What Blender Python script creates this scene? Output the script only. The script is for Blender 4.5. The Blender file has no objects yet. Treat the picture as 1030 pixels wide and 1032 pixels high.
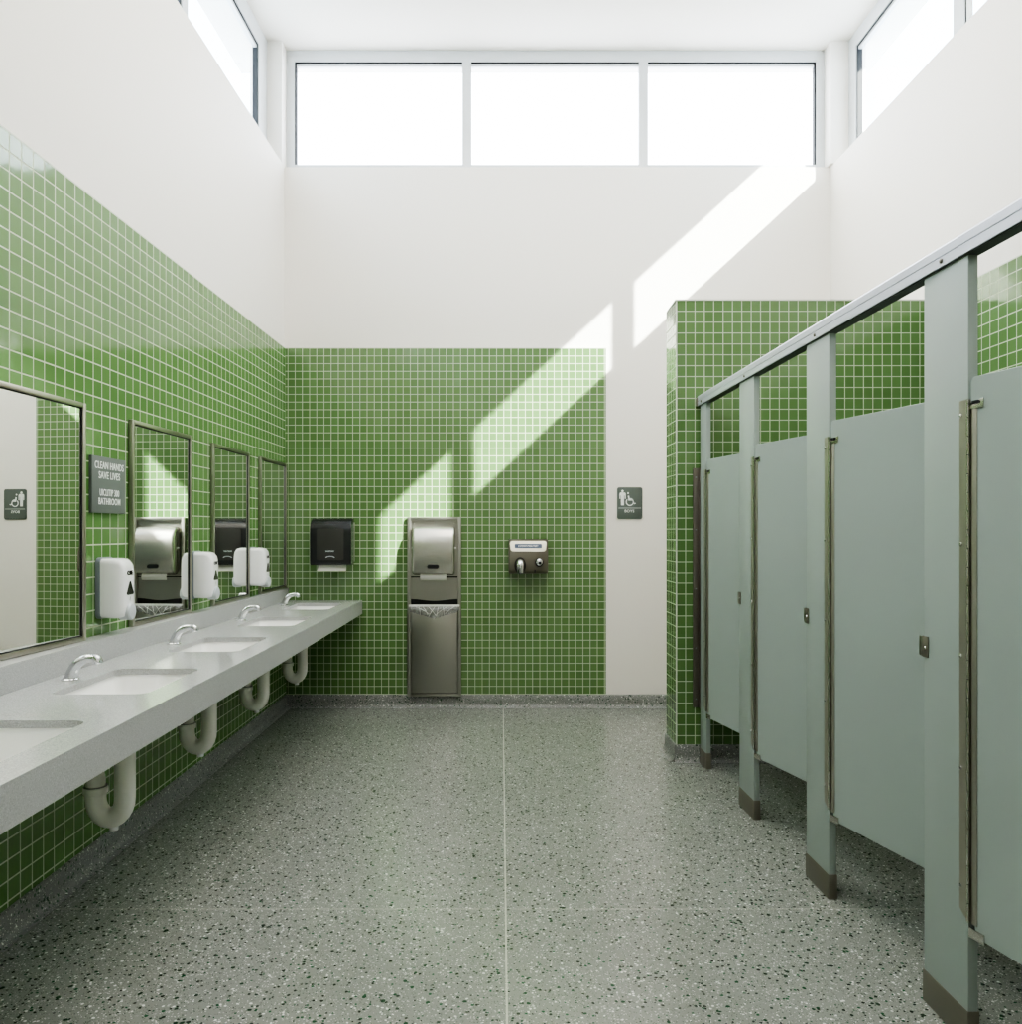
import bpy, bmesh, math, random
from mathutils import Vector, Matrix
PI = math.pi
random.seed(7)
scene = bpy.context.scene
COL = scene.collection

# ------------------------------------------------------------------ materials
def new_mat(name):
    m = bpy.data.materials.new(name); m.use_nodes = True
    nt = m.node_tree
    return m, nt, nt.nodes['Principled BSDF']

def simple(name, col, rough=0.5, metal=0.0, spec=0.5, bump=0.0, bscale=200, coat=0.0, var=0.0, aniso=None):
    m, nt, b = new_mat(name)
    b.inputs['Base Color'].default_value = (*col, 1)
    b.inputs['Roughness'].default_value = rough
    b.inputs['Metallic'].default_value = metal
    b.inputs['Specular IOR Level'].default_value = spec
    b.inputs['Coat Weight'].default_value = coat
    tc = nt.nodes.new('ShaderNodeTexCoord')
    mp = nt.nodes.new('ShaderNodeMapping')
    nt.links.new(tc.outputs['Object'], mp.inputs[0])
    if aniso: mp.inputs['Scale'].default_value = aniso
    nz = nt.nodes.new('ShaderNodeTexNoise'); nz.inputs['Scale'].default_value = bscale
    nz.inputs['Detail'].default_value = 2
    nt.links.new(mp.outputs[0], nz.inputs['Vector'])
    if bump:
        bp = nt.nodes.new('ShaderNodeBump'); bp.inputs['Strength'].default_value = bump
        bp.inputs['Distance'].default_value = 0.001
        nt.links.new(nz.outputs['Fac'], bp.inputs['Height'])
        nt.links.new(bp.outputs[0], b.inputs['Normal'])
    mx = nt.nodes.new('ShaderNodeMix'); mx.data_type = 'RGBA'
    v = var if var else 0.02
    mx.inputs[6].default_value = (*[c*(1-v) for c in col], 1)
    mx.inputs[7].default_value = (*[min(1, c*(1+v)) for c in col], 1)
    nt.links.new(nz.outputs['Fac'], mx.inputs[0])
    nt.links.new(mx.outputs[2], b.inputs['Base Color'])
    return m

def mathn(nt, op, a, b=None, c=None):
    n = nt.nodes.new('ShaderNodeMath'); n.operation = op
    for i, v in enumerate((a, b, c)):
        if v is None: continue
        if isinstance(v, (int, float)): n.inputs[i].default_value = v
        else: nt.links.new(v, n.inputs[i])
    return n.outputs[0]

def mixc(nt, fac, a, b):
    mx = nt.nodes.new('ShaderNodeMix'); mx.data_type = 'RGBA'
    for i, v in ((0, fac), (6, a), (7, b)):
        if isinstance(v, (int, float)): mx.inputs[i].default_value = v
        elif isinstance(v, tuple): mx.inputs[i].default_value = (*v, 1)
        else: nt.links.new(v, mx.inputs[i])
    return mx.outputs[2]

def tile_mat(name, tw, th, ox, oz, g=0.005, cA=(0.118, 0.215, 0.080), cB=(0.142, 0.25, 0.098), tilt=0.012):
    """glazed square tiles in the object's own x,z plane"""
    m, nt, b = new_mat(name)
    tc = nt.nodes.new('ShaderNodeTexCoord'); sp = nt.nodes.new('ShaderNodeSeparateXYZ')
    nt.links.new(tc.outputs['Object'], sp.inputs[0])
    u = mathn(nt, 'DIVIDE', mathn(nt, 'SUBTRACT', sp.outputs[0], ox), tw)
    v = mathn(nt, 'DIVIDE', mathn(nt, 'SUBTRACT', sp.outputs[2], oz), th)
    def edge(x, size):
        f = mathn(nt, 'FRACT', x)
        return mathn(nt, 'MULTIPLY', mathn(nt, 'MINIMUM', f, mathn(nt, 'SUBTRACT', 1.0, f)), size)
    e = mathn(nt, 'MINIMUM', edge(u, tw), edge(v, th))
    mr = nt.nodes.new('ShaderNodeMapRange'); mr.interpolation_type = 'SMOOTHSTEP'
    nt.links.new(e, mr.inputs[0])
    mr.inputs[1].default_value = g*0.5-0.0006; mr.inputs[2].default_value = g*0.5+0.0008
    tilef = mr.outputs[0]
    cv = nt.nodes.new('ShaderNodeCombineXYZ')
    nt.links.new(mathn(nt, 'FLOOR', u), cv.inputs[0]); nt.links.new(mathn(nt, 'FLOOR', v), cv.inputs[1])
    wn = nt.nodes.new('ShaderNodeTexWhiteNoise'); wn.noise_dimensions = '3D'
    nt.links.new(cv.outputs[0], wn.inputs['Vector'])
    tc_col = mixc(nt, wn.outputs['Value'], cA, cB)
    col = mixc(nt, tilef, (0.52, 0.59, 0.42), tc_col)
    nt.links.new(col, b.inputs['Base Color'])
    nt.links.new(mathn(nt, 'MULTIPLY_ADD', tilef, -0.52, 0.6), b.inputs['Roughness'])
    b.inputs['IOR'].default_value = 1.65
    # a slightly different tilt for every tile, a soft wave over the glaze, a sunk joint
    geo = nt.nodes.new('ShaderNodeNewGeometry')
    vs = nt.nodes.new('ShaderNodeVectorMath'); vs.operation = 'SUBTRACT'
    nt.links.new(wn.outputs['Color'], vs.inputs[0]); vs.inputs[1].default_value = (.5, .5, .5)
    sc_ = nt.nodes.new('ShaderNodeVectorMath'); sc_.operation = 'SCALE'; sc_.inputs['Scale'].default_value = tilt
    nt.links.new(vs.outputs[0], sc_.inputs[0])
    ad = nt.nodes.new('ShaderNodeVectorMath'); ad.operation = 'ADD'
    nt.links.new(geo.outputs['Normal'], ad.inputs[0]); nt.links.new(sc_.outputs[0], ad.inputs[1])
    nz = nt.nodes.new('ShaderNodeTexNoise'); nz.inputs['Scale'].default_value = 22; nz.inputs['Detail'].default_value = 1
    nt.links.new(tc.outputs['Object'], nz.inputs['Vector'])
    h = mathn(nt, 'MULTIPLY_ADD', nz.outputs['Fac'], 0.25, tilef)
    bp = nt.nodes.new('ShaderNodeBump'); bp.inputs['Strength'].default_value = 0.55; bp.inputs['Distance'].default_value = 0.0015
    nt.links.new(h, bp.inputs['Height']); nt.links.new(ad.outputs[0], bp.inputs['Normal'])
    nt.links.new(bp.outputs[0], b.inputs['Normal'])
    return m

def terrazzo(name, base, joints=False, rough=0.22, scale=1.0, dark=0.5):
    m, nt, b = new_mat(name)
    tc = nt.nodes.new('ShaderNodeTexCoord')
    P = tc.outputs['Object']
    nz = nt.nodes.new('ShaderNodeTexNoise'); nz.inputs['Scale'].default_value = 1.3; nz.inputs['Detail'].default_value = 4
    nt.links.new(P, nz.inputs['Vector'])
    col = mixc(nt, nz.outputs['Fac'], tuple(c*0.84 for c in base), tuple(c*1.16 for c in base))
    nf = nt.nodes.new('ShaderNodeTexNoise'); nf.inputs['Scale'].default_value = 260*scale; nf.inputs['Detail'].default_value = 3
    nt.links.new(P, nf.inputs['Vector'])
    fine = nt.nodes.new('ShaderNodeMapRange'); nt.links.new(nf.outputs['Fac'], fine.inputs[0])
    fine.inputs[1].default_value = .35; fine.inputs[2].default_value = .65
    col = mixc(nt, mathn(nt, 'MULTIPLY', fine.outputs[0], .22), col, tuple(c*0.5 for c in base))
    def chips(sc, keep, size, ca, cb, cur, seed):
        mp = nt.nodes.new('ShaderNodeMapping'); mp.inputs['Location'].default_value = (seed, seed*1.7, seed*.3)
        mp.inputs['Rotation'].default_value = (0, 0, seed)
        nt.links.new(P, mp.inputs[0])
        vo = nt.nodes.new('ShaderNodeTexVoronoi'); vo.inputs['Scale'].default_value = sc*scale
        nd = nt.nodes.new('ShaderNodeTexNoise'); nd.inputs['Scale'].default_value = sc*scale*1.6
        nt.links.new(mp.outputs[0], nd.inputs['Vector'])
        nt.links.new(mp.outputs[0], vo.inputs['Vector'])
        s = nt.nodes.new('ShaderNodeSeparateColor'); nt.links.new(vo.outputs['Color'], s.inputs[0])
        pick = mathn(nt, 'GREATER_THAN', s.outputs[0], 1-keep)
        rad = mathn(nt, 'MULTIPLY_ADD', s.outputs[1], size*.6, size*.55)
        dd = mathn(nt, 'ADD', vo.outputs['Distance'], mathn(nt, 'MULTIPLY_ADD', nd.outputs['Fac'], .5, -.25))
        ins = mathn(nt, 'LESS_THAN', dd, rad)
        f = mathn(nt, 'MULTIPLY', pick, ins)
        return mixc(nt, f, cur, mixc(nt, s.outputs[2], ca, cb))
    col = chips(170, .28, .42, (.5, .5, .47), (.62, .62, .6), col, 1.1)
    col = chips(190, .35, .42, (.10, .13, .10), (.2, .22, .2), col, 2.3)
    col = chips(95, .10, .40, (.62, .63, .60), (.8, .8, .78), col, 4.4)
    col = chips(84, .20*dark*2, .42, (.012, .03, .018), (.03, .11, .055), col, 7.9)
    col = chips(56, .10*dark*2, .36, (.01, .02, .014), (.02, .09, .04), col, 9.2)
    r = rough
    if joints:
        sp = nt.nodes.new('ShaderNodeSeparateXYZ'); nt.links.new(P, sp.inputs[0])
        f = None
        for axis, pos, w in ((1, 2.945, .0014),):
            d = mathn(nt, 'ABSOLUTE', mathn(nt, 'SUBTRACT', sp.outputs[axis], pos))
            g = mathn(nt, 'LESS_THAN', d, w)
            f = g if f is None else mathn(nt, 'MAXIMUM', f, g)
        col = mixc(nt, mathn(nt, 'MULTIPLY', f, .75), col, (.62, .63, .54))
        g = mathn(nt, 'LESS_THAN', mathn(nt, 'ABSOLUTE', mathn(nt, 'ADD', mathn(nt, 'MULTIPLY_ADD', sp.outputs[1], .0121, -.0163), sp.outputs[0])), .0030)
        col = mixc(nt, mathn(nt, 'MULTIPLY', g, .7), col, (.62, .63, .54))
        g = mathn(nt, 'LESS_THAN', mathn(nt, 'ABSOLUTE', mathn(nt, 'ADD', sp.outputs[0], 1.43)), .0012)
        g = mathn(nt, 'MAXIMUM', g, mathn(nt, 'LESS_THAN', mathn(nt, 'ABSOLUTE', mathn(nt, 'SUBTRACT', sp.outputs[0], .955)), .0008))
        col = mixc(nt, mathn(nt, 'MULTIPLY', g, .6), col, (.12, .14, .11))
    nt.links.new(col, b.inputs['Base Color'])
    nr = nt.nodes.new('ShaderNodeTexNoise'); nr.inputs['Scale'].default_value = 3; nt.links.new(P, nr.inputs['Vector'])
    nt.links.new(mathn(nt, 'MULTIPLY_ADD', nr.outputs['Fac'], .12, r), b.inputs['Roughness'])
    bp = nt.nodes.new('ShaderNodeBump'); bp.inputs['Strength'].default_value = .12; bp.inputs['Distance'].default_value = .001
    nt.links.new(nf.outputs['Fac'], bp.inputs['Height']); nt.links.new(bp.outputs[0], b.inputs['Normal'])
    return m

def glass_mat(name, tint=(.94, .975, 1.0), refl=.06):
    m = bpy.data.materials.new(name); m.use_nodes = True; nt = m.node_tree
    nt.nodes.clear()
    out = nt.nodes.new('ShaderNodeOutputMaterial')
    tr = nt.nodes.new('ShaderNodeBsdfTransparent'); tr.inputs[0].default_value = (*tint, 1)
    gl = nt.nodes.new('ShaderNodeBsdfGlossy'); gl.inputs['Roughness'].default_value = .01
    lwt = nt.nodes.new('ShaderNodeLayerWeight'); lwt.inputs[0].default_value = .5
    fr = mathn(nt, 'MULTIPLY_ADD', mathn(nt, 'POWER', lwt.outputs['Facing'], 5.0), .5, .03)
    mx = nt.nodes.new('ShaderNodeMixShader')
    nt.links.new(fr, mx.inputs[0]); nt.links.new(tr.outputs[0], mx.inputs[1]); nt.links.new(gl.outputs[0], mx.inputs[2])
    nt.links.new(mx.outputs[0], out.inputs[0])
    return m

M = {}
M['wall'] = simple('painted_plaster', (.84, .81, .765), .6, bump=.08, bscale=160, var=.012)
M['ceiling'] = simple('ceiling_paint', (.78, .755, .70), .75, bump=.05, bscale=120)
M['tile_back'] = tile_mat('green_tile_back', .0557, .0595, .0, 2.78, .0048)
M['tile_left'] = tile_mat('green_tile_left', .0712, .0700, .0, 2.78, .0056, cA=(.115, .235, .075), cB=(.138, .265, .092))
M['tile_wing'] = tile_mat('green_tile_wing', .0556, .0646, .0, 2.735, .0048)
M['tile_wing_side'] = tile_mat('green_tile_wing_side', .0665, .0646, .0, 2.735, .0048)
M['tile_right'] = tile_mat('green_tile_right', .072, .067, .0, 2.735, .0052)
M['trim_edge'] = simple('tile_edge_trim', (.62, .64, .58), .4)
M['floor'] = terrazzo('terrazzo_floor', (.28, .292, .272), True, .17)
M['base'] = terrazzo('terrazzo_base', (.24, .245, .24), False, .3)
def quartz(name, base, rough):
    m, nt, b = new_mat(name)
    tc = nt.nodes.new('ShaderNodeTexCoord'); col = base
    for sc, lo, hi, amt, c in ((240, .50, .62, .45, tuple(x*.6 for x in base)), (300, .55, .66, .5, tuple(min(1, x*1.5) for x in base))):
        nz = nt.nodes.new('ShaderNodeTexNoise'); nz.inputs['Scale'].default_value = sc; nz.inputs['Detail'].default_value = 2
        nt.links.new(tc.outputs['Object'], nz.inputs['Vector'])
        mr = nt.nodes.new('ShaderNodeMapRange'); nt.links.new(nz.outputs['Fac'], mr.inputs[0])
        mr.inputs[1].default_value = lo; mr.inputs[2].default_value = hi
        col = mixc(nt, mathn(nt, 'MULTIPLY', mr.outputs[0], amt), col, c)
    nt.links.new(col, b.inputs['Base Color']); b.inputs['Roughness'].default_value = rough
    return m
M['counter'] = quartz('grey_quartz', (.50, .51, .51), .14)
M['counter_shaded'] = quartz('grey_quartz_shaded', (.44, .445, .45), .3)  # same stone, darker: shade of the upright faces put into the colour
M['porcelain'] = simple('white_porcelain', (.92, .92, .91), .08, coat=.5)
M['chrome'] = simple('chrome', (.75, .76, .78), .06, 1.0)
M['steel'] = simple('brushed_steel', (.42, .41, .38), .3, 1.0, bump=.15, bscale=60, aniso=(1, 1, 14))
M['steel_light'] = simple('brushed_steel_light', (.60, .59, .55), .26, 1.0, bump=.12, bscale=60, aniso=(1, 1, 14))
M['hinge_steel'] = simple('hinge_strip_steel', (.40, .385, .33), .40, .7, bump=.1, bscale=60, aniso=(1, 1, 12))
M['steel_frame'] = simple('mirror_frame_steel', (.46, .45, .40), .28, 1.0)
M['steel_dark'] = simple('shoe_steel', (.25, .235, .20), .45, .6, bump=.1, bscale=60, aniso=(1, 1, 12))
M['bronze'] = simple('wall_channel_metal', (.24, .215, .19), .4, .8)
M['mirror'] = simple('mirror_silver', (.86, .89, .86), .005, 1.0)
M['mirror'].node_tree.nodes['Principled BSDF'].inputs['Roughness'].default_value = .003
M['stall'] = simple('stall_enamel', (.375, .425, .405), .38, spec=.45, bump=.12, bscale=700, var=.012)
M['rail'] = simple('anodised_rail', (.60, .62, .69), .42, .5)
M['rail_shade'] = simple('rail_underside_shade', (.12, .14, .13), .5, .5)  # dark copy of the rail metal, shade painted on its underside
M['alu'] = simple('white_aluminium', (.62, .64, .65), .4, .1)
M['gap_shade_seal'] = simple('black_gap_shade_seal', (.02, .022, .025), .5)  # black for the painted window shadow gaps and for the mirror seals
M['glass'] = glass_mat('window_glass')
M['glass_side'] = glass_mat('window_glass_side', (.86, .93, .97))
M['black'] = simple('smoked_black_plastic', (.018, .02, .022), .2, coat=.3)
M['smoke'] = simple('smoked_window_plastic', (.045, .045, .042), .22, coat=.3)
M['smoke_side'] = simple('smoked_side_plastic', (.12, .15, .11), .2)
M['beige'] = simple('beige_plastic', (.52, .50, .45), .4)
M['paper'] = simple('paper_towel', (.86, .86, .82), .8, bump=.3, bscale=80)
M['white_plastic'] = simple('white_plastic', (.88, .88, .90), .22, coat=.3)
M['grey_plastic'] = simple('grey_plastic', (.26, .29, .33), .35)
M['button'] = simple('pale_grey_plastic', (.56, .59, .62), .3)
M['pvc'] = simple('pvc_white', (.84, .83, .78), .35)
M['pvc_ring'] = simple('pvc_joint', (.25, .25, .23), .4)
M['sign'] = simple('sign_slate', (.12, .145, .13), .4)
M['sign2'] = simple('sign_grey', (.165, .185, .18), .4)
M['print'] = simple('white_print', (.85, .87, .86), .5)
M['print_dim'] = simple('grey_print', (.30, .33, .31), .5)
M['dark'] = simple('dark_hole', (.01, .01, .01), .5)
M['dryer'] = simple('bronze_enamel', (.15, .14, .11), .3, .5)
M['cream'] = simple('cream_metal', (.68, .65, .56), .3, .2)
M['blue'] = simple('label_blue', (.055, .085, .15), .35)
M['bag'] = glass_mat('clear_bag_film', (.90, .91, .92))
_nt = M['bag'].node_tree
_o = [n for n in _nt.nodes if n.type == 'OUTPUT_MATERIAL'][0]; _s = _o.inputs[0].links[0].from_socket
_d = _nt.nodes.new('ShaderNodeBsdfPrincipled'); _d.inputs['Base Color'].default_value = (.82, .82, .84, 1); _d.inputs['Roughness'].default_value = .2
_m = _nt.nodes.new('ShaderNodeMixShader'); _m.inputs[0].default_value = .30
_nt.links.new(_s, _m.inputs[1]); _nt.links.new(_d.outputs[0], _m.inputs[2]); _nt.links.new(_m.outputs[0], _o.inputs[0])
M['bag2'] = simple('bag_crease_film', (.82, .82, .82), .18, spec=.7)
M['roof'] = simple('roof_soffit', (.74, .74, .72), .6)

# ------------------------------------------------------------------ helpers
def new_bm(): return bmesh.new()

def box(bm, x0, x1, y0, y1, z0, z1, mi=0):
    vs = [bm.verts.new(p) for p in ((x0,y0,z0),(x1,y0,z0),(x1,y1,z0),(x0,y1,z0),(x0,y0,z1),(x1,y0,z1),(x1,y1,z1),(x0,y1,z1))]
    for f in ((3,2,1,0),(4,5,6,7),(0,1,5,4),(1,2,6,5),(2,3,7,6),(3,0,4,7)):
        bm.faces.new([vs[i] for i in f]).material_index = mi
    return vs

def prism(bm, pts, a0, a1, axis='y', mi=0):
    """extrude a polygon: axis y -> pts are (x,z); axis x -> (y,z); axis z -> (x,y)"""
    def P(p, a):
        return {'y': (p[0], a, p[1]), 'x': (a, p[0], p[1]), 'z': (p[0], p[1], a)}[axis]
    A = [bm.verts.new(P(p, a0)) for p in pts]; B = [bm.verts.new(P(p, a1)) for p in pts]
    n = len(pts)
    bm.faces.new(A).material_index = mi; bm.faces.new(B[::-1]).material_index = mi
    for i in range(n):
        j = (i+1) % n
        bm.faces.new([A[j], A[i], B[i], B[j]]).material_index = mi

def rrect(w, h, r, cx=0, cz=0, seg=5):
    out = []
    for sx, sz, a0 in ((1,1,0),(-1,1,PI/2),(-1,-1,PI),(1,-1,1.5*PI)):
        for k in range(seg+1):
            a = a0 + k*PI/2/seg
            out.append((cx+sx*(w/2-r)+r*math.cos(a), cz+sz*(h/2-r)+r*math.sin(a)))
    return out

def circle(r, cx=0, cz=0, n=24, ry=None):
    return [(cx+r*math.cos(2*PI*k/n), cz+(ry or r)*math.sin(2*PI*k/n)) for k in range(n)]

def loft(bm, loops, cap0=True, cap1=True, close=True):
    R = [[bm.verts.new(p) for p in L] for L in loops]
    n = len(R[0])
    for a, b in zip(R, R[1:]):
        for i in range(n if close else n-1):
            j = (i+1) % n
            bm.faces.new([a[i], a[j], b[j], b[i]])
    if cap0: bm.faces.new(R[0][::-1])
    if cap1: bm.faces.new(R[-1])
    return R

def tube(bm, pts, rads, n=20, cap=True, squash=None):
    pts = [Vector(p) for p in pts]
    if isinstance(rads, (int, float)): rads = [rads]*len(pts)
    up = None; loops = []
    for i, p in enumerate(pts):
        t = (pts[min(i+1, len(pts)-1)] - pts[max(i-1, 0)]).normalized()
        if up is None:
            up = Vector((0,1,0)) if abs(t.y) < .9 else Vector((1,0,0))
        u = (up - t*up.dot(t)).normalized(); v = t.cross(u); up = u
        s = squash[i] if squash else 1
        loops.append([p + u*rads[i]*math.cos(2*PI*k/n)*s + v*rads[i]*math.sin(2*PI*k/n) for k in range(n)])
    loft(bm, loops, cap, cap)

def spline(pts, per=6):
    P = [Vector(p) for p in pts]; out = []
    for i in range(len(P)-1):
        p0 = P[max(i-1,0)]; p1 = P[i]; p2 = P[i+1]; p3 = P[min(i+2, len(P)-1)]
        for k in range(per):
            t = k/per
            out.append(0.5*((2*p1)+(p2-p0)*t+(2*p0-5*p1+4*p2-p3)*t*t+(3*p1-p0-3*p2+p3)*t**3))
    out.append(P[-1]); return out

def cyl(bm, c, r, h, axis='z', n=24, r2=None):
    c = Vector(c); d = {'x': Vector((1,0,0)), 'y': Vector((0,1,0)), 'z': Vector((0,0,1))}[axis]
    tube(bm, [c, c+d*h], [r, r2 if r2 is not None else r], n)

def obj(name, bm, mats, parent=None, bevel=0.0, seg=2, smooth=True, matrix=None, angle=35):
    bmesh.ops.recalc_face_normals(bm, faces=bm.faces)
    me = bpy.data.meshes.new(name); 
    if bevel:
        es = [e for e in bm.edges if len(e.link_faces) == 2 and e.calc_face_angle(0) > math.radians(40)]
        bmesh.ops.bevel(bm, geom=es, offset=bevel, offset_type='OFFSET', segments=seg, profile=.6, affect='EDGES', clamp_overlap=True)
    if smooth:
        for f in bm.faces: f.smooth = True
        for e in bm.edges:
            if len(e.link_faces) == 2 and e.calc_face_angle(0) > math.radians(angle): e.smooth = False
    bm.to_mesh(me); bm.free()
    if not isinstance(mats, (list, tuple)): mats = [mats]
    for m in mats: me.materials.append(m)
    o = bpy.data.objects.new(name, me); COL.objects.link(o)
    if parent is not None: o.parent = parent
    if matrix is not None: o.matrix_local = matrix
    return o

def frame(x, y, rz, z=0): return Matrix.Translation((x, y, z)) @ Matrix.Rotation(rz, 4, 'Z')

def thing(name, label, cat, mat, group=None):
    o = bpy.data.objects.new(name, None); COL.objects.link(o)
    o.empty_display_size = .1; o.matrix_world = mat
    o['label'] = label; o['category'] = cat
    if group: o['group'] = group
    return o

def struct(name, bm, mats, matrix=None, parent=None, **k):
    o = obj(name, bm, mats, parent, matrix=matrix, **k)
    o['kind'] = 'structure'
    return o

def copy_tree(o, parent=None):
    c = o.copy(); COL.objects.link(c)
    if parent is not None: c.parent = parent
    for ch in list(o.children): copy_tree(ch, c)
    return c

def text_obj(name, s, size, mat, parent, loc, sx=1.0, depth=.0006, bold=0.0, spacing=1.0):
    """raised lettering facing local -y, centred on loc"""
    cu = bpy.data.curves.new(name, 'FONT'); cu.body = s; cu.size = size; cu.extrude = depth
    cu.align_x = 'CENTER'; cu.align_y = 'CENTER'; cu.offset = bold; cu.space_character = spacing
    cu.resolution_u = 3
    t = bpy.data.objects.new(name+'_tmp', cu); COL.objects.link(t)
    dg = bpy.context.evaluated_depsgraph_get(); dg.update()
    me = bpy.data.meshes.new_from_object(t.evaluated_get(dg))
    bpy.data.objects.remove(t); bpy.data.curves.remove(cu)
    me.name = name
    me.transform(Matrix.Translation(loc) @ Matrix.Rotation(PI/2, 4, 'X') @ Matrix.Diagonal((sx, 1, 1, 1)))
    me.materials.clear(); me.materials.append(mat)
    o = bpy.data.objects.new(name, me); COL.objects.link(o); o.parent = parent
    return o

# ------------------------------------------------------------------ room set out
F = 820.0; CH = 1.37; YB = 6.3
KL, KLOW, KR, KS, KC = .0085, -.0133, -.028, -.0378, -.0146
SILL, CEIL, TOP, TOPW = 4.186, 5.12, 2.78, 2.735
YF = -1.6                                   # wall behind the viewer
LW = frame(-1.748, YB, PI/2 - math.atan(KL))           # local x: into depth (x=0 at back corner, negative towards viewer), -y: into the room
LL = frame(-1.748+.006, YB, PI/2 - math.atan(KLOW))
BW = frame(0, YB, 0)
RW = frame(2.466, YB, -PI/2 - math.atan(KR))           # local x: towards the viewer (x=0 at back corner)
LEN = YB - YF

# floor and ceiling
bm = new_bm(); box(bm, -2.3, 3.1, YF-.2, 6.6, -.12, 0); struct('floor', bm, M['floor'], smooth=False)
bm = new_bm()
ov = .467
prism(bm, [(-1.748-ov, 6.36+.315), (2.466+ov, 6.36+.315), (2.466+ov-KR*LEN, YF-.3), (-1.748-ov-KL*LEN, YF-.3)], CEIL, CEIL+.18, 'z')
struct('ceiling', bm, M['ceiling'], smooth=False)

# left wall: white plaster, tile facing on top of it
bm = new_bm(); box(bm, -LEN, .2, .008, .2, 0, SILL); wl = struct('wall_left', bm, M['wall'], LW, smooth=False)
bm = new_bm(); box(bm, -LEN, 0, 0, .008, .8, TOP); o = struct('tile_facing', bm, M['tile_left'], parent=wl, smooth=False)
bm = new_bm(); box(bm, -LEN, 0, -.0005, .009, TOP, TOP+.004); struct('tile_edge', bm, M['trim_edge'], parent=wl, smooth=False)
# lower part of the left wall, a shallow pipe chase below the counter
bm = new_bm()
prism(bm, [(-LEN, 0), (0, 0), (0, .06), (-LEN, .28)], 0, .80, 'z')
ch = struct('wall_left_lower', bm, M['tile_left'], LL, smooth=False)

# back wall
bm = new_bm(); box(bm, -2.0, 2.75, .008, .2, 0, SILL); wb = struct('wall_back', bm, M['wall'], BW, smooth=False)
bm = new_bm(); box(bm, -1.76, .734, 0, .008, .095, TOP); struct('tile_facing', bm, M['tile_back'], parent=wb, smooth=False)
bm = new_bm(); box(bm, -1.748, .737, -.0005, .009, TOP, TOP+.004); box(bm, .734, .738, -.0005, .009, .1, TOP)
struct('tile_edge', bm, M['trim_edge'], parent=wb, smooth=False)
# right wall
bm = new_bm(); box(bm, -.2, LEN, .008, .2, 0, SILL); wr = struct('wall_right', bm, M['wall'], RW, smooth=False)
bm = new_bm(); box(bm, 1.3, LEN, 0, .008, .095, TOPW); struct('tile_facing', bm, M['tile_right'], parent=wr, smooth=False)
bm = new_bm(); box(bm, 1.3, LEN, -.0005, .009, TOPW, TOPW+.004); struct('tile_edge', bm, M['trim_edge'], parent=wr, smooth=False)
# wall behind the viewer
bm = new_bm(); box(bm, -2.1, 2.95, YF-.2, YF, 0, CEIL); struct('wall_front', bm, M['wall'], smooth=False)

# wing wall at the end of the stalls
WX0, WY0, WY1 = .981, 4.83, 5.10
bm = new_bm(); prism(bm, [(WX0+.008, WY0+.008), (2.515, WY0+.008), (2.505, WY1), (WX0-.007+.008, WY1)], 0, TOPW-.002, 'z')
ww = struct('wall_wing', bm, M['wall'], smooth=False)
bm = new_bm(); box(bm, 0, 1.53, 0, .008, .095, TOPW); o = struct('tile_facing', bm, M['tile_wing'], frame(WX0, WY0, 0), ww, smooth=False)
ang = math.atan2(WY0-WY1, .007)
bm = new_bm(); box(bm, 0, .27, 0, .008, .095, TOPW); struct('tile_facing', bm, M['tile_wing_side'], frame(WX0-.007, WY1, -PI/2 + math.atan(.007/.27)), ww, smooth=False)
bm = new_bm(); box(bm, WX0-.006, 2.51, WY0-.002, WY1, TOPW-.002, TOPW+.006)
box(bm, WX0-.0025, WX0+.005, WY0-.0025, WY0+.005, .1, TOPW)
struct('tile_edge', bm, M['trim_edge'], parent=ww, smooth=False)

# coved terrazzo bases
def cove(name, mat, x0, x1, parent=None, h=.1):
    prof = [(0.004, 0), (-.045, 0), (-.045, .002), (-.030, .005), (-.020, .012), (-.014, .024), (-.012, .04), (-.012, h-.004), (-.009, h), (.004, h)]
    bm = new_bm(); prism(bm, prof, x0, x1, 'x')
    return struct(name, bm, M['base'], mat, parent, angle=60)
cove('baseboard_left', LL, -LEN, 0)
cove('baseboard_back', BW, -1.748, 2.45)
cove('baseboard_wing', frame(WX0, WY0, 0), -.012, 1.53)
cove('baseboard_wing_side', frame(WX0-.007, WY1, -PI/2 + math.atan(.007/.27)), 0, .282)
cove('baseboard_right', RW, 1.5, LEN)

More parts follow.
